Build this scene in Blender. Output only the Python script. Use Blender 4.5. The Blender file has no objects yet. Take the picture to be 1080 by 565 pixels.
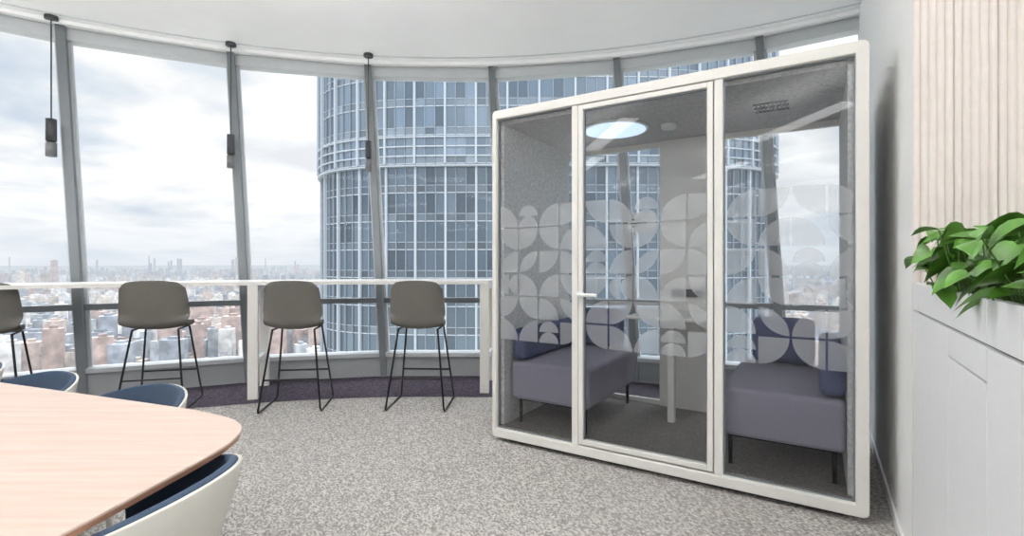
import bpy, bmesh, math, random
from mathutils import Vector, Matrix, Euler
random.seed(7)
scene = bpy.context.scene
try:
    scene.view_settings.view_transform = 'Standard'
    scene.view_settings.look = 'None'
except Exception:
    pass

# ------------------------------------------------------------------ materials
def L(r, g, b):
    f = lambda c: ((c/255.0)/12.92) if c/255.0 <= 0.04045 else (((c/255.0)+0.055)/1.055)**2.4
    return (f(r), f(g), f(b), 1.0)

def mat(name, col, rough=0.5, metal=0.0, noise=0.0, nscale=20.0, bump=0.0, bscale=200.0, spec=0.5, stretch=None):
    m = bpy.data.materials.new(name); m.use_nodes = True
    nt = m.node_tree; b = nt.nodes['Principled BSDF']
    b.inputs['Roughness'].default_value = rough
    b.inputs['Metallic'].default_value = metal
    b.inputs['Specular IOR Level'].default_value = spec
    b.inputs['Base Color'].default_value = col
    tc = nt.nodes.new('ShaderNodeTexCoord')
    n = nt.nodes.new('ShaderNodeTexNoise'); n.inputs['Scale'].default_value = nscale
    n.inputs['Detail'].default_value = 6
    mp = nt.nodes.new('ShaderNodeMapping')
    if stretch: mp.inputs['Scale'].default_value = stretch
    nt.links.new(tc.outputs['Object'], mp.inputs['Vector'])
    nt.links.new(mp.outputs['Vector'], n.inputs['Vector'])
    r = nt.nodes.new('ShaderNodeValToRGB')
    a = max(noise, 0.015)
    r.color_ramp.elements[0].position = 0.3; r.color_ramp.elements[1].position = 0.7
    r.color_ramp.elements[0].color = tuple(c*(1-a) for c in col[:3])+(1,)
    r.color_ramp.elements[1].color = tuple(min(1, c*(1+a)) for c in col[:3])+(1,)
    nt.links.new(n.outputs['Fac'], r.inputs['Fac'])
    nt.links.new(r.outputs['Color'], b.inputs['Base Color'])
    if bump > 0:
        n2 = nt.nodes.new('ShaderNodeTexNoise'); n2.inputs['Scale'].default_value = bscale
        nt.links.new(tc.outputs['Object'], n2.inputs['Vector'])
        bp = nt.nodes.new('ShaderNodeBump'); bp.inputs['Strength'].default_value = bump
        bp.inputs['Distance'].default_value = 0.004
        nt.links.new(n2.outputs['Fac'], bp.inputs['Height'])
        nt.links.new(bp.outputs['Normal'], b.inputs['Normal'])
    return m

def glass_mat(name, tint=(1, 1, 1), refl=0.6, ior=1.45):
    m = bpy.data.materials.new(name); m.use_nodes = True
    nt = m.node_tree; nt.nodes.clear()
    o = nt.nodes.new('ShaderNodeOutputMaterial')
    t = nt.nodes.new('ShaderNodeBsdfTransparent'); t.inputs[0].default_value = (*tint, 1)
    g = nt.nodes.new('ShaderNodeBsdfGlossy'); g.inputs['Roughness'].default_value = 0.0
    f = nt.nodes.new('ShaderNodeFresnel'); f.inputs[0].default_value = ior
    mu = nt.nodes.new('ShaderNodeMath'); mu.operation = 'MULTIPLY'; mu.inputs[1].default_value = refl
    mx = nt.nodes.new('ShaderNodeMixShader')
    nt.links.new(f.outputs[0], mu.inputs[0]); nt.links.new(mu.outputs[0], mx.inputs[0])
    nt.links.new(t.outputs[0], mx.inputs[1]); nt.links.new(g.outputs[0], mx.inputs[2])
    nt.links.new(mx.outputs[0], o.inputs[0])
    return m

def emit_mat(name, col, s):
    m = bpy.data.materials.new(name); m.use_nodes = True
    b = m.node_tree.nodes['Principled BSDF']
    b.inputs['Base Color'].default_value = (0.1, 0.1, 0.1, 1)
    b.inputs['Emission Color'].default_value = col
    b.inputs['Emission Strength'].default_value = s
    return m

M_ceil = mat('ceiling_paint', L(246, 246, 246), 0.9, noise=0.01, nscale=3)
M_wall = mat('wall_paint', L(249, 249, 248), 0.85, noise=0.01, nscale=3)
M_slat = mat('slat_panel', L(228, 219, 213), 0.8, noise=0.03)
M_cab = mat('cabinet_laminate', L(247, 247, 248), 0.45)
M_gap = mat('seam_grey', L(110, 110, 110), 0.9)  # flat grey of carcass and plinth, showing in the panel gaps
M_frame_d = mat('mullion_grey', L(118, 123, 127), 0.45, 0.1)
M_frame_l = mat('mullion_light', L(200, 203, 205), 0.45, 0.05)
M_sill = mat('sill_metal', L(158, 161, 162), 0.5, 0.1)
M_podwhite = mat('pod_shell_white', L(231, 228, 222), 0.5)
M_felt_l = mat('felt_light', L(230, 229, 227), 0.95, noise=0.2, nscale=60, bump=0.3)
M_felt_d = mat('felt_grey', L(196, 194, 193), 0.95, noise=0.2, nscale=60, bump=0.3)
M_podfloor = mat('pod_carpet', L(140, 135, 131), 0.95, noise=0.3, nscale=90, bump=0.4)
M_sofa = mat('sofa_fabric', L(156, 152, 167), 0.95, noise=0.08, nscale=150, bump=0.3, bscale=500)
M_cush = mat('cushion_fabric', L(84, 92, 126), 0.95, noise=0.08, nscale=150, bump=0.3, bscale=500)
M_dark = mat('dark_metal', L(40, 40, 42), 0.4, 0.6)
M_black = mat('black_plastic', L(25, 25, 27), 0.4)
M_white = mat('white_plastic', L(240, 240, 238), 0.4)
M_bar = mat('bar_table_white', L(234, 231, 226), 0.4)
M_stool = mat('stool_shell', L(94, 91, 86), 0.85, noise=0.06, nscale=120)
M_navy = mat('navy_fabric', L(56, 72, 92), 0.95, noise=0.1, nscale=150, bump=0.3)
M_cream = mat('chair_shell_white', L(220, 218, 209), 0.4)
M_edge = mat('table_edge_ply', L(182, 136, 110), 0.5, noise=0.05)
M_glass = glass_mat('window_glass', (0.985, 0.992, 0.996), 0.3)
M_podglass = glass_mat('pod_glass', (0.955, 0.96, 0.965), 0.8)
M_podglass_b = glass_mat('pod_glass_back', (0.96, 0.97, 0.975), 0.4)
M_leaf = mat('leaf_green', L(72, 118, 36), 0.35, noise=0.6, nscale=12)
M_stem = mat('stem_green', L(70, 100, 40), 0.6)
M_soil = mat('soil', L(60, 45, 35), 1.0, noise=0.4)
M_lamp = emit_mat('lamp_diffuser', (0.62, 0.79, 1, 1), 1.2)
M_grey = mat('pendant_grey', L(70, 72, 76), 0.5, 0.3)
M_grey2 = mat('pendant_light_grey', L(112, 114, 116), 0.5, 0.3)

# wood table
M_wood = bpy.data.materials.new('oak_veneer'); M_wood.use_nodes = True
nt = M_wood.node_tree; b = nt.nodes['Principled BSDF']; b.inputs['Roughness'].default_value = 0.4
tc = nt.nodes.new('ShaderNodeTexCoord'); mp = nt.nodes.new('ShaderNodeMapping')
mp.inputs['Scale'].default_value = (1.2, 22, 22); mp.inputs['Rotation'].default_value = (0, 0, math.radians(20))
n = nt.nodes.new('ShaderNodeTexNoise'); n.inputs['Scale'].default_value = 2.5; n.inputs['Detail'].default_value = 8
r = nt.nodes.new('ShaderNodeValToRGB')
r.color_ramp.elements[0].position = 0.25; r.color_ramp.elements[1].position = 0.8
r.color_ramp.elements[0].color = L(198, 173, 157); r.color_ramp.elements[1].color = L(214, 194, 182)
nt.links.new(tc.outputs['Object'], mp.inputs[0]); nt.links.new(mp.outputs[0], n.inputs['Vector'])
nt.links.new(n.outputs['Fac'], r.inputs[0]); nt.links.new(r.outputs[0], b.inputs['Base Color'])

# carpets
def carpet(name, c_dark, c_mid, c_light, sc=55, dkl=0.8):
    m = bpy.data.materials.new(name); m.use_nodes = True
    nt = m.node_tree; b = nt.nodes['Principled BSDF']; b.inputs['Roughness'].default_value = 0.97
    b.inputs['Specular IOR Level'].default_value = 0.1
    tc = nt.nodes.new('ShaderNodeTexCoord')
    mp = nt.nodes.new('ShaderNodeMapping'); mp.inputs['Rotation'].default_value = (0, 0, math.radians(-31.8))
    nt.links.new(tc.outputs['Object'], mp.inputs[0])
    mp2 = nt.nodes.new('ShaderNodeMapping'); mp2.inputs['Scale'].default_value = (1, 0.6, 1)
    nt.links.new(mp.outputs[0], mp2.inputs[0])
    v = nt.nodes.new('ShaderNodeTexVoronoi'); v.distance = 'CHEBYCHEV'; v.inputs['Scale'].default_value = sc
    v.inputs['Randomness'].default_value = 0.4
    nt.links.new(mp2.outputs[0], v.inputs['Vector'])
    n = nt.nodes.new('ShaderNodeTexNoise'); n.inputs['Scale'].default_value = 130; n.inputs['Detail'].default_value = 3
    nt.links.new(mp.outputs[0], n.inputs['Vector'])
    sep = nt.nodes.new('ShaderNodeSeparateColor'); nt.links.new(v.outputs['Color'], sep.inputs[0])
    ad = nt.nodes.new('ShaderNodeMath'); ad.operation = 'MULTIPLY_ADD'; ad.inputs[1].default_value = 0.65
    mu = nt.nodes.new('ShaderNodeMath'); mu.operation = 'MULTIPLY_ADD'; mu.inputs[1].default_value = 0.7; mu.inputs[2].default_value = -0.15
    nt.links.new(n.outputs['Fac'], mu.inputs[0])
    nt.links.new(sep.outputs[0], ad.inputs[0]); nt.links.new(mu.outputs[0], ad.inputs[2])
    r = nt.nodes.new('ShaderNodeValToRGB'); e = r.color_ramp.elements
    e[0].position = 0.15; e[0].color = c_dark; e[1].position = 0.9; e[1].color = c_light
    x = e.new(0.5); x.color = c_mid
    nt.links.new(ad.outputs[0], r.inputs[0])
    dk = nt.nodes.new('ShaderNodeMapRange'); dk.inputs[1].default_value = 0.3; dk.inputs[2].default_value = 0.55
    dk.inputs[3].default_value = 1.0; dk.inputs[4].default_value = dkl
    nt.links.new(v.outputs['Distance'], dk.inputs[0])
    mx = nt.nodes.new('ShaderNodeMix'); mx.data_type = 'RGBA'; mx.blend_type = 'MULTIPLY'; mx.inputs[0].default_value = 1
    nt.links.new(r.outputs[0], mx.inputs[6]); nt.links.new(dk.outputs[0], mx.inputs[7])
    nt.links.new(mx.outputs[2], b.inputs['Base Color'])
    bp = nt.nodes.new('ShaderNodeBump'); bp.inputs['Strength'].default_value = 0.2; bp.inputs['Distance'].default_value = 0.004
    nt.links.new(ad.outputs[0], bp.inputs['Height']); nt.links.new(bp.outputs[0], b.inputs['Normal'])
    return m
M_carpet = carpet('loop_carpet', L(122, 118, 115), L(160, 156, 152), L(204, 201, 197), 122)
M_carpet_d = carpet('dark_carpet', L(60, 55, 63), L(76, 70, 80), L(94, 87, 97), 70)

# ------------------------------------------------------------------ helpers
def link(o, parent=None):
    scene.collection.objects.link(o)
    if parent is not None: o.parent = parent
    return o

def empty(name, loc=(0, 0, 0), rz=0.0):
    o = bpy.data.objects.new(name, None); o.location = loc; o.rotation_euler = (0, 0, rz)
    o.empty_display_size = 0.1
    return link(o)

def mesh(name, verts, faces, m, parent=None, smooth=False):
    me = bpy.data.meshes.new(name); me.from_pydata([tuple(v) for v in verts], [], faces); me.update()
    bm = bmesh.new(); bm.from_mesh(me); bmesh.ops.recalc_face_normals(bm, faces=bm.faces); bm.to_mesh(me); bm.free()
    ms = m if isinstance(m, (list, tuple)) else [m]
    for x in ms: me.materials.append(x)
    if smooth:
        for p in me.polygons: p.use_smooth = True
    return link(bpy.data.objects.new(name, me), parent)

BF = [(0, 1, 2, 3), (4, 7, 6, 5), (0, 4, 5, 1), (1, 5, 6, 2), (2, 6, 7, 3), (3, 7, 4, 0)]
def box(name, x0, x1, y0, y1, z0, z1, m, parent=None, bev=0.0, seg=2, sub=0):
    v = [(x0, y0, z0), (x1, y0, z0), (x1, y1, z0), (x0, y1, z0), (x0, y0, z1), (x1, y0, z1), (x1, y1, z1), (x0, y1, z1)]
    o = mesh(name, v, BF, m, parent)
    if bev > 0:
        md = o.modifiers.new('b', 'BEVEL'); md.width = bev; md.segments = seg
        for p in o.data.polygons: p.use_smooth = True
        o.modifiers.new('w', 'WEIGHTED_NORMAL')
    return o

def boxes(name, lst, m, parent=None):
    vs, fs = [], []
    for (x0, x1, y0, y1, z0, z1) in lst:
        k = len(vs)
        vs += [(x0, y0, z0), (x1, y0, z0), (x1, y1, z0), (x0, y1, z0), (x0, y0, z1), (x1, y0, z1), (x1, y1, z1), (x0, y1, z1)]
        fs += [tuple(k+i for i in f) for f in BF]
    return mesh(name, vs, fs, m, parent)

def cyl(name, p0, p1, r, m, parent=None, seg=24, r2=None):
    p0, p1 = Vector(p0), Vector(p1); d = p1-p0
    q = d.to_track_quat('Z', 'Y'); r2 = r if r2 is None else r2
    vs, fs = [], []
    for i in range(seg):
        a = 2*math.pi*i/seg; vs.append(p0+q@Vector((r*math.cos(a), r*math.sin(a), 0)))
    for i in range(seg):
        a = 2*math.pi*i/seg; vs.append(p1+q@Vector((r2*math.cos(a), r2*math.sin(a), 0)))
    for i in range(seg):
        j = (i+1) % seg; fs.append((i, j, seg+j, seg+i))
    fs.append(tuple(range(seg))[::-1]); fs.append(tuple(range(seg, 2*seg)))
    o = mesh(name, vs, fs, m, parent)
    for p in o.data.polygons: p.use_smooth = len(p.vertices) == 4
    return o

def tube(name, pts, r, m, parent=None, cyclic=False):
    cu = bpy.data.curves.new(name, 'CURVE'); cu.dimensions = '3D'; cu.bevel_depth = r; cu.bevel_resolution = 3
    cu.use_fill_caps = True
    s = cu.splines.new('POLY'); s.points.add(len(pts)-1)
    for p, q in zip(s.points, pts): p.co = (*q, 1)
    s.use_cyclic_u = cyclic
    cu.materials.append(m)
    return link(bpy.data.objects.new(name, cu), parent)

# ------------------------------------------------------------------ frame of reference
F = 520.0; HC = 1.25; CZ = 3.50
ux, uy = 0.8502, -0.5264   # along the pod front
vx, vy = 0.5264, 0.8502    # along the side wall
RZ = math.atan2(uy, ux)
WX, WY = 1.802, 2.297      # a point at the foot of the side wall
CX, CY = -0.70, -1.20      # centre of the curved facade
TH = math.radians

def fac(th, z, off=0.0):
    k = z/CZ
    a = TH(th-1.8*(1-k)); r = 6.78+0.22*k+off
    return Vector((CX-r*math.sin(a), CY+r*math.cos(a), z))
def arc(th, r, z=0.0):
    a = TH(th); return Vector((CX-r*math.sin(a), CY+r*math.cos(a), z))

# ------------------------------------------------------------------ room shell
pts = [arc(t, 6.95) for t in [x*3-39 for x in range(0, 47)]]
pl = [(p.x, p.y) for p in pts] + [(-7.6, -6.5), (5.5, -6.5), (5.5, 2.5)]
def slab(name, poly, z0, z1, m):
    n = len(poly); vs = [(x, y, z0) for x, y in poly]+[(x, y, z1) for x, y in poly]
    fs = [tuple(range(n)), tuple(range(n, 2*n))]+[(i, (i+1) % n, n+(i+1) % n, n+i) for i in range(n)]
    return mesh(name, vs, fs, m)
slab('floor', pl, -0.3, 0.0, M_carpet)
pts = [arc(t, 7.25) for t in [x*3-39 for x in range(0, 47)]]
pl2 = [(p.x, p.y) for p in pts] + [(-7.9, -6.5), (5.5, -6.5), (5.5, 2.5)]
slab('ceiling', pl2, CZ, CZ+0.3, M_ceil)
# dark carpet strip following the facade
vs, fs = [], []
ths = [x*2-34 for x in range(0, 64)]
for t in ths:
    vs += [arc(t, 5.80, 0.004), arc(t, 6.78, 0.004)]
for i in range(len(ths)-1): fs.append((2*i, 2*i+2, 2*i+3, 2*i+1))
mesh('dark_carpet_runner', vs, fs, M_carpet_d)

# side wall (local frame: x=u , y=v)
wr = empty('wall_right', (WX, WY, 0), RZ)
box('wall_panel', 0.0, 0.2, -0.38, 2.72, 0, CZ, M_wall, wr)
box('baseboard', -0.012, 0.0, -0.38, 2.60, 0, 0.06, M_wall, wr, 0.003)
# slatted panelling on the end of the wall, facing the room
ws = empty('wall_slatted', (WX, WY, 0), RZ)
vs, fs = [], []
N = 540; w = 1.25
for i in range(N+1):
    x = w*i/N; ph = (x/0.025) % 1.0
    d = 0.011*math.sqrt(max(0, 1-(2*ph-1)**2))
    vs += [(x, -0.385-d, 0.0), (x, -0.385-d, CZ)]
for i in range(N): fs.append((2*i, 2*i+2, 2*i+3, 2*i+1))
mesh('slats', vs, fs, M_slat, ws)
box('backing', 0.2, w, -0.384, -0.2, 0, CZ, M_wall, ws)

# storage cabinet flush with the wall
cb = empty('storage_cabinet', (WX, WY, 0), RZ)
T0, T1 = -2.15, -0.40
box('carcass', 0.012, 0.42, T0, T1, 0.0, 1.06, M_gap, cb)
def panel(nm, a, b, z0, z1):
    box(nm, 0.0, 0.02, a+0.0025, b-0.0025, z0+0.0025, z1-0.0025, M_cab, cb, 0.0015)
panel('fascia_1', -1.40, T1, 1.065, 1.172); panel('fascia_2', T0, -1.40, 1.065, 1.172)
panel('door_1', -1.02, T1, 0.06, 1.062); panel('door_2', -1.40, -1.02, 0.06, 0.98); panel('rail', -1.40, -1.02, 0.98, 1.062)
panel('door_3', T0, -1.40, 0.06, 1.062)
box('plinth', 0.03, 0.4, T0, T1, 0.0, 0.06, M_gap, cb)
box('back_panel', 0.40, 0.42, T0, T1, 1.06, 1.172, M_cab, cb)
box('end_panel', 0.012, 0.42, T1-0.02, T1, 1.06, 1.172, M_cab, cb)
box('end_panel_near', 0.0, 0.42, T0-0.02, T0, 0.0, 1.172, M_cab, cb)
box('planter_soil', 0.02, 0.40, T0, T1-0.02, 1.06, 1.13, M_soil, cb)

# ------------------------------------------------------------------ pothos plants
pt = empty('pothos_plant', (WX, WY, 0), RZ)
vs, fs = [], []; sv, sf = [], []
half = [(0, 0), (-0.10, .26), (0.02, .46), (0.22, .56), (0.46, .52), (0.70, .36), (0.90, .15), (1.05, 0)]
def leaf(base, yaw, pitch, roll, s, droop):
    R = Matrix.Rotation(yaw, 3, 'Z') @ Matrix.Rotation(-pitch, 3, 'Y') @ Matrix.Rotation(roll, 3, 'X')
    k = len(vs)
    for a, bb in half:
        for y in (-bb*0.68, 0, bb*0.68):
            xx = a if y else max(a, 0.0)
            z = abs(y)*0.30 - droop*xx*xx
            vs.append(base+R@Vector((xx*s, y*s, z*s)))
    for i in range(len(half)-1):
        a = k+3*i; fs.append((a, a+3, a+4, a+1)); fs.append((a+1, a+4, a+5, a+2))
rr = random.Random(11)
for i in range(600):
    t = rr.uniform(T0+0.05, T1-0.14)
    u = rr.uniform(0.02, 0.34)
    bx = Vector((u, t, 1.16))
    edge = 1-min(u/0.34, 1)
    h = rr.uniform(0.0, 0.17)
    tip = bx+Vector((rr.gauss(0, .02)-0.02*edge, rr.gauss(0, .03), h+0.03*rr.random()))
    if rr.random() < 0.75: yaw = math.pi+rr.uniform(-1.3, 1.3)
    else: yaw = rr.uniform(0, 6.28)
    s = rr.uniform(0.055, 0.09)
    if u < 0.10: pit = rr.uniform(-0.8, 0.3)
    else: pit = rr.uniform(-0.3, 0.8)
    if tip.y > T1-0.30: yaw = math.pi+rr.uniform(0.6, 1.6); tip.x = max(tip.x, 0.07); s *= .85
    leaf(tip, yaw, pit, rr.uniform(-.8, .8), s, rr.uniform(0.1, 0.5))
    k = len(sv); dd = Vector((0.002, 0, 0)); ee = Vector((0, 0.002, 0))
    for p in (Vector((u, t, 1.13)), tip):
        sv.extend([p-dd, p+ee, p+dd, p-ee])
    for j in range(4):
        q = (j+1) % 4; sf.append((k+j, k+q, k+4+q, k+4+j))
mesh('leaves', vs, fs, M_leaf, pt, True)
mesh('stems', sv, sf, M_stem, pt)

# ------------------------------------------------------------------ curved facade
SP = 11.75; TB = 31.4
def beam_verts(t1, t2, z0, z1, o0, o1):
    return [fac(t1, z0, o0), fac(t2, z0, o0), fac(t2, z0, o1), fac(t1, z0, o1), fac(t1, z1, o0), fac(t2, z1, o0), fac(t2, z1, o1), fac(t1, z1, o1)]
deg = lambda m: math.degrees(m/6.9)
wi = 0
k0 = -6; k1 = 5
for k in range(k0, k1):
    t1 = TB+SP*k; t2 = t1+SP; wi += 1
    W = empty('window_%d' % wi)
    mesh('glass', [fac(t1, 0.2), fac(t2, 0.2), fac(t2, CZ), fac(t1, CZ)], [(0, 1, 2, 3)], M_glass, W)
    hm = deg(0.035)
    mesh('mullion', beam_verts(t1-hm, t1+hm, 0.0, CZ, -0.14, 0.05), BF, M_frame_d, W)
    j = deg(0.06)
    mesh('jamb_a', beam_verts(t1+hm, t1+j, 0.2, CZ, -0.05, 0.03), BF, M_frame_l, W)
    mesh('jamb_b', beam_verts(t2-j, t2-hm, 0.2, CZ, -0.05, 0.03), BF, M_frame_l, W)
    mesh('head', beam_verts(t1+hm, t2-hm, CZ-0.12, CZ, -0.09, 0.05), BF, M_frame_l, W)
    mesh('transom', beam_verts(t1+hm, t2-hm, 0.80, 0.855, -0.07, 0.04), BF, M_frame_d, W)
    mesh('sill_top', beam_verts(t1+hm, t2-hm, 0.22, 0.26, -0.16, 0.04), BF, M_frame_l, W)
    mesh('sill_face', beam_verts(t1+hm, t2-hm, 0.0, 0.22, -0.12, 0.04), BF, M_sill, W)
# ceiling trims
def ring(name, r0, r1, z0, z1, m, a0=-37, a1=92):
    vs, fs = [], []; n = a1-a0
    for i in range(n+1):
        t = a0+i
        vs.extend([arc(t, r0, z0), arc(t, r1, z0), arc(t, r1, z1), arc(t, r0, z1)])
    for i in range(n):
        a = 4*i
        for j in range(4):
            q = (j+1) % 4; fs.append((a+j, a+q, a+4+q, a+4+j))
    return mesh(name, vs, fs, m)
ring('trim_1', 6.72, 6.76, CZ-0.035, CZ, M_ceil)
ring('trim_2', 6.60, 6.612, CZ-0.01, CZ, M_frame_l)

# ------------------------------------------------------------------ meeting pod
PW, PD, PT, PB = 2.16, 1.18, 2.315, 0.03
pod = empty('meeting_pod', (-0.140, 3.474, 0), RZ)
def rrect(x0, x1, z0, z1, r, n=6):
    out = []
    for cx, cz, a0 in ((x1-r, z1-r, 0), (x0+r, z1-r, 90), (x0+r, z0+r, 180), (x1-r, z0+r, 270)):
        for i in range(n+1):
            a = TH(a0+90*i/n); out.append((cx+r*math.cos(a), cz+r*math.sin(a)))
    return out
def shell(name, o, i, y0, y1, m, parent):
    n = len(o); vs = []
    for y in (y0, y1):
        vs += [(x, y, z) for x, z in o]+[(x, y, z) for x, z in i]
    fs = []
    for a in range(n):
        b2 = (a+1) % n
        fs += [(a, b2, n+b2, n+a), (2*n+a, 2*n+b2, 3*n+b2, 3*n+a), (a, b2, 2*n+b2, 2*n+a), (n+a, n+b2, 3*n+b2, 3*n+a)]
    ob = mesh(name, vs, fs, m, parent)
    md = ob.modifiers.new('b', 'BEVEL'); md.width = 0.006; md.segments = 2; md.limit_method = 'ANGLE'; md.angle_limit = TH(50)
    return ob
XI0, XI1 = 0.032, PW-0.055
ZI0, ZI1 = PB+0.06, PT-0.06
shell('outer_shell', rrect(0, PW, PB, PT, 0.028), rrect(XI0, XI1, ZI0, ZI1, 0.004), 0, PD, M_podwhite, pod)
box('felt_side_left', XI0, XI0+0.03, 0.06, PD-0.04, ZI0, ZI1, M_felt_l, pod)
box('felt_side_right', XI1-0.03, XI1, 0.06, PD-0.04, ZI0, ZI1, M_felt_l, pod)
box('felt_ceiling', XI0, XI1, 0.06, PD-0.04, ZI1-0.03, ZI1, M_felt_d, pod)
box('inner_floor', XI0, XI1, 0.04, PD-0.03, ZI0-0.02, ZI0+0.015, M_podfloor, pod)
box('plinth', 0.1, PW-0.1, 0.06, PD-0.06, 0.0, PB, M_black, pod)
# front posts
box('post_1', 0.608, 0.652, 0.01, 0.06, ZI0, ZI1, M_podwhite, pod, 0.004)
box('post_2', 1.465, 1.510, 0.01, 0.06, ZI0, ZI1, M_podwhite, pod, 0.004)
for nm, a, b2 in (('left', XI0, 0.608), ('right', 1.510, XI1)):
    box('glass_front_'+nm, a, b2, 0.033, 0.041, ZI0, ZI1, M_podglass, pod)
    boxes('glass_gasket_'+nm, [(a, a+0.008, 0.028, 0.046, ZI0, ZI1), (b2-0.008, b2, 0.028, 0.046, ZI0, ZI1), (a, b2, 0.028, 0.046, ZI0, ZI0+0.008), (a, b2, 0.028, 0.046, ZI1-0.008, ZI1)], M_frame_d, pod)
# door
D0, D1 = 0.657, 1.460
fr = 0.030
for nm, bb in (('door_stile_a', (D0, D0+fr, 0.004, 0.05, ZI0+0.01, ZI1-0.006)), ('door_stile_b', (D1-fr, D1, 0.004, 0.05, ZI0+0.01, ZI1-0.006)),
               ('door_rail_top', (D0+fr, D1-fr, 0.004, 0.05, ZI1-fr-0.006, ZI1-0.006)), ('door_rail_bottom', (D0+fr, D1-fr, 0.004, 0.05, ZI0+0.01, ZI0+fr+0.01))):
    box(nm, *bb, M_podwhite, pod, 0.003)
box('door_glass', D0+fr, D1-fr, 0.024, 0.032, ZI0+fr, ZI1-fr, M_podglass, pod)
boxes('door_gasket', [(D0+fr, D0+fr+0.007, 0.018, 0.04, ZI0+.04, ZI1-.036), (D1-fr-0.007, D1-fr, 0.018, 0.04, ZI0+.04, ZI1-.036), (D0+fr, D1-fr, 0.018, 0.04, ZI1-fr-0.013, ZI1-fr-0.006)], M_frame_d, pod)
cyl('handle_rose', (D0+0.02, 0.004, 1.05), (D0+0.02, -0.02, 1.05), 0.022, M_white, pod)
tube('door_handle', [(D0+0.02, -0.0, 1.05), (D0+0.02, -0.045, 1.05), (D0+0.03, -0.05, 1.05), (D0+0.145, -0.05, 1.05)], 0.011, M_white, pod)
# back
BY0, BY1 = PD-0.05, PD-0.01
C0, C1 = 0.87, 1.24
box('back_center_panel', C0, C1, PD-0.07, PD-0.005, ZI0, ZI1, M_podwhite, pod, 0.004)
box('back_glass_left', XI0, C0, PD-0.03, PD-0.022, ZI0, ZI1, M_podglass_b, pod)
box('back_glass_right', C1, XI1, PD-0.03, PD-0.022, ZI0, ZI1, M_podglass_b, pod)
boxes('back_frame', [(XI0, C0, BY0, BY1, ZI1-0.07, ZI1), (C1, XI1, BY0, BY1, ZI1-0.07, ZI1), (XI0, C0, BY0, BY1, ZI0, ZI0+0.05), (C1, XI1, BY0, BY1, ZI0, ZI0+0.05)], M_podwhite, pod)
box('power_outlet', 0.97, 1.21, PD-0.10, PD-0.07, 0.985, 1.045, M_black, pod, 0.006)
# little table
box('table_top', 0.80, 1.31, 0.50, PD-0.07, 0.855, 0.88, M_bar, pod, 0.008)
box('table_leg', 1.03, 1.08, 0.72, 0.77, ZI0+0.015, 0.855, M_bar, pod, 0.006)
# ceiling lamp, sensor, vent
ZC = ZI1-0.03
cyl('lamp_ring', (0.70, 0.56, ZC-0.014), (0.70, 0.56, ZC), 0.235, M_white, pod, 48)
cyl('lamp_disc', (0.70, 0.56, ZC-0.020), (0.70, 0.56, ZC-0.0142), 0.215, M_lamp, pod, 48)
cyl('sensor', (1.06, 0.66, ZC-0.03), (1.06, 0.66, ZC), 0.05, M_white, pod, 24, 0.06)
boxes('vent', [(1.62+i*0.022, 1.632+i*0.022, 0.50, 0.66, ZC-0.008, ZC) for i in range(8)], M_black, pod)
boxes('vent_frame', [(1.61, 1.80, 0.57, 0.578, ZC-0.01, ZC), (1.61, 1.80, 0.49, 0.50, ZC-0.01, ZC), (1.61, 1.80, 0.66, 0.67, ZC-0.01, ZC)], M_black, pod)
box('notice_sign', 0.60, 0.83, PD-0.04, PD-0.034, 1.50, 1.66, M_white, pod, 0.002)
boxes('notice_text', [(0.62, 0.72, PD-0.042, PD-0.04, 1.60, 1.615), (0.62, 0.76, PD-0.042, PD-0.04, 1.57, 1.58), (0.62, 0.74, PD-0.042, PD-0.04, 1.545, 1.555)], M_black, pod)

# frosted film pattern
M_film = bpy.data.materials.new('frosted_film'); M_film.use_nodes = True
nt = M_film.node_tree; nt.nodes.clear()
o = nt.nodes.new('ShaderNodeOutputMaterial'); t = nt.nodes.new('ShaderNodeBsdfTransparent')
d = nt.nodes.new('ShaderNodeBsdfDiffuse'); d.inputs[0].default_value = L(245, 246, 248)
tr = nt.nodes.new('ShaderNodeBsdfTranslucent'); tr.inputs[0].default_value = L(245, 246, 248)
m1 = nt.nodes.new('ShaderNodeMixShader'); m1.inputs[0].default_value = 0.45
m2 = nt.nodes.new('ShaderNodeMixShader'); m2.inputs[0].default_value = 0.33
nt.links.new(d.outputs[0], m1.inputs[1]); nt.links.new(tr.outputs[0], m1.inputs[2])
nt.links.new(t.outputs[0], m2.inputs[1]); nt.links.new(m1.outputs[0], m2.inputs[2]); nt.links.new(m2.outputs[0], o.inputs[0])
ROWS = [[('q', 0), ('q', 1), ('h', 0), ('q', 3), ('q', 2)],
        [('q', 3), ('q', 2), ('q', 0), ('leaf', 0), ('q', 1)],
        [('h', 1), ('q', 0), ('q', 1), ('q', 2), ('q', 3)],
        [('q', 1), ('leaf', 1), ('q', 3), ('q', 0), ('h', 0)],
        [('q', 2), ('q', 3), ('q', 2), ('q', 1), ('q', 0)],
        [('q', 0), ('h', 0), ('q', 1), ('q', 3), ('q', 2)]]
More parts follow.
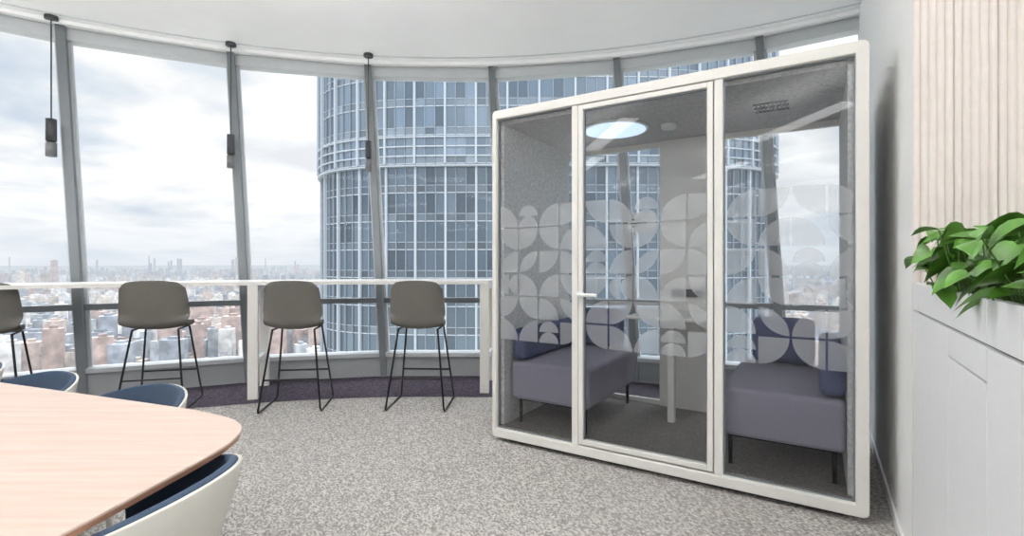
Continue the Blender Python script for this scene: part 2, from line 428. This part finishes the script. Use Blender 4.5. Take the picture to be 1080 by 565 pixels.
def film(name, x0, x1, y, z0, rows, cs, c0):
    vs, fs = [], []
    cols = int(math.ceil((x1-x0)/cs))
    def poly(ps):
        ps = [(min(max(px, x0), x1), pz) for px, pz in ps]
        if max(p[0] for p in ps)-min(p[0] for p in ps) < 0.004: return
        k = len(vs); vs.extend([(px, y, pz) for px, pz in ps]); fs.append(tuple(range(k, k+len(ps))))
    for rI in range(rows):
        for c in range(cols):
            ax = x0+c*cs; az = z0+rI*cs; g = cs*0.035; s = cs-2*g; ax += g; az += g
            typ, rot = ROWS[rI % 6][(c+c0) % 5]
            def T(x, z):
                x -= .5; z -= .5
                for _ in range(rot): x, z = -z, x
                return (ax+(x+.5)*s, az+(z+.5)*s)
            nn = 10
            if typ == 'q':
                poly([T(0, 0)]+[T(math.cos(TH(90*i/nn)), math.sin(TH(90*i/nn))) for i in range(nn+1)])
            elif typ == 'h':
                poly([T(.5+.5*math.cos(TH(180*i/nn)), 0.0+.5*math.sin(TH(180*i/nn))) for i in range(nn+1)])
                poly([T(.5+.5*math.cos(TH(180*i/nn)), 0.5+.5*math.sin(TH(180*i/nn))) for i in range(nn+1)])
            else:
                poly([T(math.cos(TH(90*i/nn)), math.sin(TH(90*i/nn))) for i in range(nn+1)]+[T(1-math.cos(TH(90*i/nn)), 1-math.sin(TH(90*i/nn))) for i in range(1, nn)])
    mesh(name, vs, fs, M_film, pod)
film('film_pattern_left', XI0+0.01, 0.598, 0.0315, 0.71, 6, 0.156, 0)
film('film_pattern_door', D0+fr+0.008, D1-fr-0.008, 0.0225, 0.71, 6, 0.156, 4)
film('film_pattern_right', 1.52, XI1-0.01, 0.0315, 0.71, 6, 0.156, 2)

# sofas
def soft(name, x0, x1, y0, y1, z0, z1, m, parent, bev=0.035):
    return box(name, x0, x1, y0, y1, z0, z1, m, parent, bev, 5)
def sofa(name, base, mir):
    e = empty(name, (0, 0, 0), 0); e.parent = pod
    X = lambda a, b2: (a, b2) if not mir else (2.155-b2, 2.155-a)
    x0, x1 = X(0.08, 0.68)
    soft('seat', x0, x1, 0.12, 1.10, 0.28, 0.55, M_sofa, e, 0.03)
    x0, x1 = X(0.08, 0.20)
    soft('side_backrest', x0, x1, 0.13, 1.09, 0.555, 0.78, M_cush, e, 0.045)
    x0, x1 = X(0.22, 0.60)
    soft('back_cushion', x0, x1, 0.97, 1.09, 0.555, 0.87, M_cush, e, 0.05)
    x0, x1 = X(0.13, 0.63)
    for i, (lx, ly) in enumerate(((x0, 0.18), (x1, 0.18), (x0, 1.04), (x1, 1.04))):
        cyl('leg_%d' % (i+1), (lx, ly, 0.106), (lx, ly, 0.28), 0.012, M_dark, e, 12)
    boxes('leg_frame', [(x0-0.01, x1+0.01, 0.17, 0.19, 0.265, 0.28), (x0-0.01, x1+0.01, 1.03, 1.05, 0.265, 0.28)], M_dark, e)
sofa('sofa', pod, False)
sofa('sofa', pod, True)

# ------------------------------------------------------------------ bar table
bt = empty('bar_table')
vs, fs = [], []
A0, A1 = -4.6, 75.0; n = 60
for i in range(n+1):
    t = A0+(A1-A0)*i/n
    for r_, z_ in ((5.92, 1.045), (6.55, 1.045), (6.55, 1.075), (5.92, 1.075)): vs.append(arc(t, r_, z_))
for i in range(n):
    a = 4*i
    for j in range(4):
        q = (j+1) % 4; fs.append((a+j, a+q, a+4+q, a+4+j))
fs += [(0, 1, 2, 3), (4*n, 4*n+3, 4*n+2, 4*n+1)]
mesh('table_top', vs, fs, M_bar, bt)
def radbox(name, t, dt, r0, r1, z0, z1, m, parent):
    h = math.degrees(dt/2/r0)
    v = [arc(t-h, r0, z0), arc(t+h, r0, z0), arc(t+h, r1, z0), arc(t-h, r1, z0), arc(t-h, r0, z1), arc(t+h, r0, z1), arc(t+h, r1, z1), arc(t-h, r1, z1)]
    return mesh(name, v, BF, m, parent)
for i, t in enumerate((-4.2, 16.3, 36.8, 57.3)):
    radbox('leg_front_%d' % (i+1), t, 0.085, 5.93, 5.98, 0.004, 1.045, M_bar, bt)
    radbox('leg_rear_%d' % (i+1), t, 0.085, 6.45, 6.50, 0.004, 1.045, M_bar, bt)
    radbox('leg_tie_top_%d' % (i+1), t, 0.05, 5.98, 6.45, 0.99, 1.045, M_bar, bt)
    radbox('leg_tie_low_%d' % (i+1), t, 0.05, 5.98, 6.45, 0.30, 0.35, M_bar, bt)

# ------------------------------------------------------------------ bar stools
def catmull(P, n):
    out = []
    Q = [P[0]]+list(P)+[P[-1]]
    for i in range(1, len(Q)-2):
        for j in range(n):
            t = j/n; a, b2, c, d2 = [Vector(q) for q in Q[i-1:i+3]]
            out.append(0.5*((2*b2)+(c-a)*t+(2*a-5*b2+4*c-d2)*t*t+(3*b2-a-3*c+d2)*t*t*t))
    out.append(Vector(P[-1])); return out

def stool(x, y, rz, ws_=0.86):
    e = empty('bar_stool', (x, y, 0), rz)
    # profile (y, z, halfwidth, wrap)
    prof = [(0.215, 0.695, 0.185, 0.0), (0.19, 0.712, 0.205, 0.005), (0.05, 0.70, 0.235, 0.02), (-0.10, 0.695, 0.25, 0.04), (-0.175, 0.72, 0.262, 0.06),
            (-0.205, 0.83, 0.270, 0.075), (-0.225, 0.96, 0.258, 0.07), (-0.24, 1.06, 0.240, 0.06), (-0.245, 1.10, 0.19, 0.045)]
    P = catmull([p for p in [(a, b2, c*ws_) for a, b2, c, _ in prof]], 4)
    Wr = catmull([(w_, 0, 0) for *_, w_ in prof], 4)
    vs, fs = [], []; nx = 14
    for i, (p, w_) in enumerate(zip(P, Wr)):
        f = min(max((p[1]-0.705)/0.1, 0), 1)
        for j in range(nx+1):
            s = -1+2*j/nx
            lift = w_[0]*abs(s)**2.2
            vs.append((p[2]*s, p[0]+lift*f, p[1]+lift*(1-f)*0.8 - (0.02*abs(s)**4 if i > len(P)-6 else 0)))
    for i in range(len(P)-1):
        for j in range(nx):
            a = i*(nx+1)+j; fs.append((a, a+1, a+nx+2, a+nx+1))
    o = mesh('seat_shell', vs, fs, M_stool, e, True)
    md = o.modifiers.new('s', 'SOLIDIFY'); md.thickness = 0.028; md.offset = 0
    md = o.modifiers.new('b', 'BEVEL'); md.width = 0.008; md.segments = 3; md.angle_limit = TH(50)
    k = 1
    for sx in (-1, 1):
        tube('side_frame_%d' % k, [(sx*0.17, 0.14, 0.68), (sx*0.245, 0.235, 0.035), (sx*0.25, 0.215, 0.01), (sx*0.25, -0.225, 0.01), (sx*0.245, -0.245, 0.035), (sx*0.17, -0.13, 0.68)], 0.0085, M_dark, e)
        tube('under_rail_%d' % k, [(sx*0.17, 0.14, 0.68), (sx*0.17, -0.13, 0.68)], 0.008, M_dark, e); k += 1
    tube('footrest', [(-0.218, 0.20, 0.27), (0.218, 0.20, 0.27)], 0.009, M_dark, e)
    tube('rear_brace', [(-0.218, -0.195, 0.27), (0.218, -0.195, 0.27)], 0.007, M_dark, e)
    tube('under_brace', [(-0.17, 0.14, 0.68), (0.17, 0.14, 0.68)], 0.008, M_dark, e)
stool(-3.07, 4.32, TH(16), 0.95)
stool(-1.88, 4.33, TH(8))
stool(-0.80, 4.36, TH(-3))
stool(-4.18, 3.93, TH(32))

# ------------------------------------------------------------------ meeting table
mt = empty('meeting_table')
ctrl = [(-0.80, 1.40), (-0.86, 1.56), (-1.04, 1.68), (-1.35, 1.80), (-2.18, 2.10), (-2.9, 2.36), (-3.20, 2.36), (-3.38, 2.15), (-3.36, 1.8), (-3.25, 1.3), (-3.0, 1.02), (-2.3, 0.72), (-1.35, 0.36), (-1.05, 0.32), (-0.90, 0.45), (-0.86, 0.8), (-0.815, 1.15)]
def closed(P, n):
    out = []; m_ = len(P)
    for i in range(m_):
        a, b2, c, d2 = [Vector((*P[(i+k-1) % m_], 0)) for k in range(4)]
        for j in range(n):
            t = j/n
            out.append(0.5*((2*b2)+(c-a)*t+(2*a-5*b2+4*c-d2)*t*t+(3*b2-a-3*c+d2)*t*t*t))
    return out
O = closed(ctrl, 8); cen = Vector((-2.05, 1.35, 0)); n = len(O)
def prism(name, levels, m, parent):
    vs, fs = [], []
    for (ins, z) in levels:
        for p in O:
            d = (p-cen); q = cen+d*(1-ins/d.length); vs.append((q.x, q.y, z))
    for l in range(len(levels)-1):
        for i in range(n):
            j = (i+1) % n; fs.append((l*n+i, l*n+j, (l+1)*n+j, (l+1)*n+i))
    fs.append(tuple(range(n))); fs.append(tuple(range((len(levels)-1)*n, len(levels)*n)))
    return mesh(name, vs, fs, m, parent)
prism('table_top', [(0.0, 0.736), (0.0, 0.740), (0.002, 0.742)], M_wood, mt)
prism('table_edge', [(0.05, 0.702), (0.004, 0.722), (0.0, 0.7355)], M_edge, mt)
for i, (x, y) in enumerate(((-1.35, 0.75), (-1.5, 1.45), (-2.9, 1.25), (-2.85, 1.95))):
    cyl('leg_%d' % (i+1), (x, y, 0), (x*0.98-0.04, y, 0.702), 0.02, M_white, mt, 20, 0.03)
box('beam', -2.9, -1.4, 1.28, 1.34, 0.65, 0.70, M_dark, mt)

# ------------------------------------------------------------------ meeting chairs
def mchair(x, y, rz, hb=0.13):
    # faces local +y ; back at -y
    e = empty('meeting_chair', (x, y, 0), rz)
    def sh(name, grow, z_add, m, thick):
        vs, fs = [], []; na = 32; nz = 10
        for i in range(na+1):
            ph = TH(-118+236*i/na)
            top = 0.60+hb*max(0, math.cos(ph*0.72))**1.3
            for j in range(nz+1):
                k = j/nz
                rr_ = (0.17+0.10*math.sin(k*math.pi/2)**0.8)+grow
                z = 0.42+(top+z_add-0.42)*(k**1.35)
                lean = 0.05*k*k*math.cos(ph)
                vs.append((rr_*1.02*math.sin(ph), -(rr_*0.95*math.cos(ph))-lean, z))
        for i in range(na):
            for j in range(nz):
                a = i*(nz+1)+j; fs.append((a, a+1, a+nz+2, a+nz+1))
        o = mesh(name, vs, fs, m, e, True)
        md = o.modifiers.new('s', 'SOLIDIFY'); md.thickness = thick; md.offset = 0
        md = o.modifiers.new('b', 'BEVEL'); md.width = thick*0.3; md.segments = 3; md.angle_limit = TH(50)
        return o
    sh('outer_shell', 0.0, 0.0, M_cream, 0.010)
    sh('inner_upholstery', -0.016, 0.004, M_navy, 0.022)
    o = cyl('seat_pad', (0, 0.02, 0.41), (0, 0.02, 0.47), 0.225, M_navy, e, 40)
    md = o.modifiers.new('b', 'BEVEL'); md.width = 0.02; md.segments = 4; md.limit_method = 'ANGLE'
    cyl('seat_base', (0, 0.0, 0.385), (0, 0.0, 0.41), 0.17, M_cream, e, 40, 0.2)
    for i, (sx, sy) in enumerate(((-1, -1), (1, -1), (-1, 1), (1, 1))):
        cyl('leg_%d' % (i+1), (sx*0.24, sy*0.22, 0), (sx*0.11, sy*0.11, 0.39), 0.010, M_cream, e, 14, 0.014)
mchair(-0.995, 1.19, TH(88), 0.145)
mchair(-1.60, 1.89, TH(163), 0.115)
mchair(-2.28, 2.14, TH(165), 0.115)
mchair(-2.92, 2.42, TH(170), 0.115)

# ------------------------------------------------------------------ pendants
def pendant(px, d, zt, zb, r):
    x = (px-540)/F*d
    e = empty('pendant_lamp', (x, d, 0))
    cyl('canopy', (0, 0, CZ-0.03), (0, 0, CZ), 0.05, M_grey, e)
    tube('cable', [(0, 0, zt), (0, 0, CZ-0.03)], 0.006, M_grey, e)
    cyl('body', (0, 0, zb+0.14), (0, 0, zt), r, M_grey, e)
    cyl('collar', (0, 0, zb+0.125), (0, 0, zb+0.14), r*0.8, M_black, e)
    cyl('diffuser', (0, 0, zb), (0, 0, zb+0.125), r*1.02, M_grey2, e)
pendant(54, 4.50, 2.56, 2.22, 0.040)
pendant(243.5, 5.05, 2.56, 2.22, 0.036)
pendant(388.5, 5.32, 2.56, 2.24, 0.032)

# ------------------------------------------------------------------ neighbouring tower
tw = empty('glass_tower', (6.0, 107, 0))
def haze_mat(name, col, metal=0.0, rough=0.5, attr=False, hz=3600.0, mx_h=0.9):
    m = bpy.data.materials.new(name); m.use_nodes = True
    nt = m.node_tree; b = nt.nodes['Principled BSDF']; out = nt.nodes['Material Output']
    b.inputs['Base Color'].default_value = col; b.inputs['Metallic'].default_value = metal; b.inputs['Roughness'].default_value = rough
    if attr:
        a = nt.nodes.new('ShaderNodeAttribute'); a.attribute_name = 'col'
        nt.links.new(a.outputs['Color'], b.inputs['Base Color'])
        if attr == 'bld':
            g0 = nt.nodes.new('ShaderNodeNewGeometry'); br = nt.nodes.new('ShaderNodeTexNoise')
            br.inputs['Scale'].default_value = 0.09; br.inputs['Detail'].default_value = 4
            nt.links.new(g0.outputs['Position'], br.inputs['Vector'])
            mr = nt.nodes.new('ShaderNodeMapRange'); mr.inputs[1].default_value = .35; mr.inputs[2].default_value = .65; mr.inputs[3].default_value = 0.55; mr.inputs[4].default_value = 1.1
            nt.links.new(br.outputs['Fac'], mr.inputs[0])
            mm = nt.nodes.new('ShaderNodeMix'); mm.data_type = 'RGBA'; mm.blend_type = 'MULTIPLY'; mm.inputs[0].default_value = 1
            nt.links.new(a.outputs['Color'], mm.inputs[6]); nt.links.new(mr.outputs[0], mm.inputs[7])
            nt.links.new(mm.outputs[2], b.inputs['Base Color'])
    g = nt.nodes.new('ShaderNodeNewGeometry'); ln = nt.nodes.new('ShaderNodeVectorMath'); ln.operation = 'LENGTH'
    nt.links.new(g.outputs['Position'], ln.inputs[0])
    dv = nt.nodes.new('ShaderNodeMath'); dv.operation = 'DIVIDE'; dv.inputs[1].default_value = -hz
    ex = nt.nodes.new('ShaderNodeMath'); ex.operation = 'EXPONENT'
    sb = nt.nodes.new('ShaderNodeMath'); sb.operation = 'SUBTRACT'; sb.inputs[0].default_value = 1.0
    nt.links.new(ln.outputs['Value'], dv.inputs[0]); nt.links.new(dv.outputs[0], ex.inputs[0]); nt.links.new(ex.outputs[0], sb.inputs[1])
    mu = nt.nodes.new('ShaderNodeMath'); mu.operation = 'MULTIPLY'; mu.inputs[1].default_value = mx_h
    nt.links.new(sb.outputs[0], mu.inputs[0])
    em = nt.nodes.new('ShaderNodeEmission'); em.inputs[0].default_value = L(204, 212, 222)  # distance haze painted in as emission over the surface colour
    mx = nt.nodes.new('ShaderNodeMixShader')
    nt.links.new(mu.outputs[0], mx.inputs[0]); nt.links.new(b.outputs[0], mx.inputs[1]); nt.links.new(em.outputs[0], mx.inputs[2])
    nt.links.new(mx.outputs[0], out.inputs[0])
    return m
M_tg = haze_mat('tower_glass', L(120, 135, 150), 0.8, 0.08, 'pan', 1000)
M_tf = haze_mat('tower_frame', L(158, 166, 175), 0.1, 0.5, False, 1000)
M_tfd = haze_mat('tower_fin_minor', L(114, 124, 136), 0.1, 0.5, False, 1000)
def colattr(me, cols):
    at = me.color_attributes.new('col', 'FLOAT_COLOR', 'CORNER')
    i = 0
    for p, c in zip(me.polygons, cols):
        for _ in p.loop_indices:
            at.data[i].color = (*c, 1); i += 1
# plan outline: rounded-square super-ellipse, resampled every 1.5 m on the side that faces the room
A_, B_, E_ = 40.5, 35.0, 4.2
def sup(t):
    c, s = math.cos(t), math.sin(t)
    return Vector((A_*math.copysign(abs(c)**(2/E_), c), B_*math.copysign(abs(s)**(2/E_), s)))
fine = [sup(math.pi*0.96+math.pi*1.08*i/9000) for i in range(9001)]
PO = [fine[0]]; acc = 0
for p, q in zip(fine[:-1], fine[1:]):
    acc += (q-p).length
    if acc >= 1.5: PO.append(q); acc = 0
na = len(PO); NO = []; TG = []
for i in range(na):
    d = (PO[min(i+1, na-1)]-PO[max(i-1, 0)]).normalized(); TG.append(d); NO.append(Vector((d.y, -d.x)))
FH = 4.2
ZS = -190+FH*49
def rad(z): return 0.0 if z > ZS-0.1 else -0.5
tr_ = random.Random(3)
vs, fs, cols = [], [], []
zlev = [-190+FH*i for i in range(0, 78)]
def P3(i, off, z, sh=0.0):
    p = PO[i]+NO[i]*off+TG[i]*sh; return (p.x, p.y, z)
def addf(q, c):
    k = len(vs); vs.extend(q); fs.append((k, k+1, k+2, k+3)); cols.append(c)
for zi in range(len(zlev)-1):
    z0, z1 = zlev[zi], zlev[zi+1]
    sub = [(z0, z1)] if z0 < -80 else [(z0, z0+1.1), (z0+1.1, z1)]
    rowt = tr_.uniform(0.92, 1.08)
    for si, (a, b2) in enumerate(sub):
        for i in range(na-1):
            R = rad(z0)
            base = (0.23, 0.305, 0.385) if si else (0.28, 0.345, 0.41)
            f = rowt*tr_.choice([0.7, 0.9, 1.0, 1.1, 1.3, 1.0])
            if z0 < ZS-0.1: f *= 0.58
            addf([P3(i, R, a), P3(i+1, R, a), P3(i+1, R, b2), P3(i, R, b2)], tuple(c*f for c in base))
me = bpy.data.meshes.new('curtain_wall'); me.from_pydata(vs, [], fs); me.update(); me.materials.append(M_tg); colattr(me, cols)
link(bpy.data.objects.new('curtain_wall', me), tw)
vs, fs = [], []
def addbox8(v):
    k = len(vs); vs.extend(v); fs.extend([tuple(k+i for i in f) for f in BF])
def fins(mod, hw, dp, m, nm):
    vs.clear(); fs.clear()
    for zA, zB in ((-190, ZS), (ZS, 137)):
        R = rad((zA+zB)/2)
        for i in range(na):
            if (i % 3 == 0) != mod: continue
            addbox8([P3(i, R-.1, zA, -hw), P3(i, R+dp, zA, -hw), P3(i, R+dp, zA, hw), P3(i, R-.1, zA, hw), P3(i, R-.1, zB, -hw), P3(i, R+dp, zB, -hw), P3(i, R+dp, zB, hw), P3(i, R-.1, zB, hw)])
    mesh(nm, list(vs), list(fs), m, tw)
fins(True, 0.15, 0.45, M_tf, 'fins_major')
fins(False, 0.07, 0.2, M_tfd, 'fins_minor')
vs, fs = [], []
def bandring(R0, R1, z0, z1):
    for i in range(na-1):
        addbox8([P3(i, R0, z0), P3(i, R1, z0), P3(i+1, R1, z0), P3(i+1, R0, z0), P3(i, R0, z1), P3(i, R1, z1), P3(i+1, R1, z1), P3(i+1, R0, z1)])
for z in zlev:
    if z < -100: continue
    R = rad(z)
    bandring(R-0.1, R+0.12, z-0.07, z+0.07)
    bandring(R-0.1, R+0.08, z+1.07, z+1.14)
for i in range(4):
    bandring(-0.5, 0.35, ZS-0.4+i*1.4, ZS-0.22+i*1.4)
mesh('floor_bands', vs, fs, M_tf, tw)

# ------------------------------------------------------------------ city
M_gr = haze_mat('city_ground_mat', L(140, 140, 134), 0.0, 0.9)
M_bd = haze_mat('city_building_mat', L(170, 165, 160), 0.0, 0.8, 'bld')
n = 64
vs = [(45000*math.cos(2*math.pi*i/n), 45000*math.sin(2*math.pi*i/n), -190) for i in range(n)]
mesh('city_ground', vs, [tuple(range(n))], M_gr)
vs, fs, cols = [], [], []
cr = random.Random(21)
pal = [(0.50, 0.46, 0.43), (0.60, 0.58, 0.56), (0.38, 0.29, 0.26), (0.48, 0.39, 0.35), (0.64, 0.64, 0.64), (0.32, 0.35, 0.38), (0.54, 0.49, 0.44), (0.27, 0.30, 0.35)]
def bld(x, y, w_, d_, h_, a, c):
    k = len(vs); ca, sa = math.cos(a), math.sin(a)
    for z in (-190, -190+h_):
        for sx, sy in ((-1, -1), (1, -1), (1, 1), (-1, 1)):
            lx, ly = sx*w_/2, sy*d_/2; vs.append((x+lx*ca-ly*sa, y+lx*sa+ly*ca, z))
    for f in BF:
        fs.append(tuple(k+i for i in f)); cols.append(c)
for i in range(5200):
    rr_ = 750*math.exp(cr.random()*2.7); az = TH(cr.uniform(-60, 44))
    x, y = rr_*math.sin(az), rr_*math.cos(az)
    a = TH(cr.choice([10, 10, 35, -20]))
    c = cr.choice(pal); kind = cr.random()
    nb = cr.randrange(2, 6)
    sp = cr.uniform(34, 55)
    hh = cr.uniform(20, 50) if kind < .45 else cr.uniform(55, 115)
    if kind > 0.97 and rr_ > 2500: hh = cr.uniform(110, 185+rr_*0.012); nb = cr.randrange(1, 3)
    for j in range(nb):
        ox, oy = cr.uniform(-10, 10)+(j-nb/2)*sp*math.cos(a), (j-nb/2)*sp*math.sin(a)+cr.uniform(-15, 15)
        w_, d_ = cr.uniform(12, 28), cr.uniform(12, 20)
        f = cr.uniform(.75, 1.1)
        cc = tuple(min(.95, q*f) for q in c)
        hj = hh*cr.uniform(.9, 1.1)
        bld(x+ox, y+oy, w_, d_, hj, a, cc)
        bld(x+ox, y+oy, w_*.4, d_*.5, hj+3.5, a, tuple(q*.8 for q in cc))
for i in range(4500):   # low rise fabric and trees
    rr_ = 650*math.exp(cr.random()*2.2); az = TH(cr.uniform(-60, 44))
    bld(rr_*math.sin(az), rr_*math.cos(az), cr.uniform(18, 50), cr.uniform(12, 30), cr.uniform(6, 20), TH(cr.choice([10, 35, -20])), cr.choice([(0.40, .39, .36), (.13, .18, .10), (.15, .20, .12), (.44, .41, .38), (.52, .52, .52), (.40, .34, .30)]))
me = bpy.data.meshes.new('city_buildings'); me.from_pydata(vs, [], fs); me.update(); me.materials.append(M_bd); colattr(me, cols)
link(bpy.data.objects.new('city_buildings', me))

# ------------------------------------------------------------------ world: bright broken overcast sky
w = bpy.data.worlds.new('World'); scene.world = w; w.use_nodes = True
nt = w.node_tree; bg = nt.nodes['Background']
tc = nt.nodes.new('ShaderNodeTexCoord'); sp = nt.nodes.new('ShaderNodeSeparateXYZ'); nt.links.new(tc.outputs['Generated'], sp.inputs[0])
za = nt.nodes.new('ShaderNodeMath'); za.operation = 'ADD'; za.inputs[1].default_value = 0.2
mz = nt.nodes.new('ShaderNodeMath'); mz.operation = 'MAXIMUM'; mz.inputs[1].default_value = 0.0
nt.links.new(sp.outputs[2], mz.inputs[0]); nt.links.new(mz.outputs[0], za.inputs[0])
vd = nt.nodes.new('ShaderNodeVectorMath'); vd.operation = 'DIVIDE'
cz = nt.nodes.new('ShaderNodeCombineXYZ')
for i in range(3): nt.links.new(za.outputs[0], cz.inputs[i])
nt.links.new(tc.outputs['Generated'], vd.inputs[0]); nt.links.new(cz.outputs[0], vd.inputs[1])
no = nt.nodes.new('ShaderNodeTexNoise'); no.inputs['Scale'].default_value = 1.15; no.inputs['Detail'].default_value = 9; no.inputs['Roughness'].default_value = 0.5
nt.links.new(vd.outputs[0], no.inputs['Vector'])
r = nt.nodes.new('ShaderNodeValToRGB'); e = r.color_ramp.elements
e[0].position = 0.36; e[0].color = L(204, 218, 233); e[1].position = 0.54; e[1].color = (1.15, 1.15, 1.15, 1)
x = e.new(0.43); x.color = L(232, 239, 246)
x = e.new(0.48); x.color = L(253, 254, 255)
x = e.new(0.68); x.color = L(238, 241, 245)
nt.links.new(no.outputs['Fac'], r.inputs[0])
hz = nt.nodes.new('ShaderNodeMapRange'); hz.inputs[1].default_value = 0.0; hz.inputs[2].default_value = 0.14; hz.inputs[3].default_value = 0.85; hz.inputs[4].default_value = 0.0
nt.links.new(sp.outputs[2], hz.inputs[0])
mx = nt.nodes.new('ShaderNodeMix'); mx.data_type = 'RGBA'; mx.inputs[7].default_value = L(232, 238, 245)
nt.links.new(hz.outputs[0], mx.inputs[0]); nt.links.new(r.outputs[0], mx.inputs[6])
nt.links.new(mx.outputs[2], bg.inputs[0])
st = nt.nodes.new('ShaderNodeMapRange'); st.inputs[1].default_value = 0.40; st.inputs[2].default_value = 0.85; st.inputs[3].default_value = 1.0; st.inputs[4].default_value = 8.5
nt.links.new(sp.outputs[2], st.inputs[0]); nt.links.new(st.outputs[0], bg.inputs[1])

# added fill: unseen suspended up/down glowing fixtures that brighten the interior
M_fill_up = emit_mat('fill_uplight', (1, 0.995, 0.99, 1), 34.0)
M_fill_down = emit_mat('fill_downlight', (1, 0.995, 0.99, 1), 6.5)
for i, (x, y, a) in enumerate(((-2.6, 0.6, .35), (0.2, 1.6, -.55), (-1.5, 2.95, .1), (-4.1, 2.3, .6), (-4.6, -0.4, .35), (-1.0, -1.2, .35), (1.2, -0.9, .35), (-3.8, -3.0, .35), (3.4, 0.3, .35))):
    e_ = empty('suspended_fill', (x, y, 0), a)
    box('housing', -0.9, 0.9, -0.14, 0.14, 3.05, 3.10, M_white, e_)
    box('down_fill', -0.88, 0.88, -0.12, 0.12, 3.044, 3.049, M_fill_down, e_)
    box('up_fill', -0.88, 0.88, -0.12, 0.12, 3.101, 3.106, M_fill_up, e_)
    for j, sx in enumerate((-0.8, 0.8)):
        tube('wire_%d' % (j+1), [(sx, 0, 3.10), (sx, 0, CZ)], 0.003, M_grey, e_)

# ------------------------------------------------------------------ camera
cd = bpy.data.cameras.new('Camera'); cam = bpy.data.objects.new('Camera', cd); scene.collection.objects.link(cam)
cam.location = (0, 0, HC); cam.rotation_euler = (math.pi/2, 0, 0)
cd.sensor_width = 36; cd.lens = F/1080*36; cd.shift_y = -5.5/1080
cd.clip_start = 0.05; cd.clip_end = 100000
scene.camera = cam
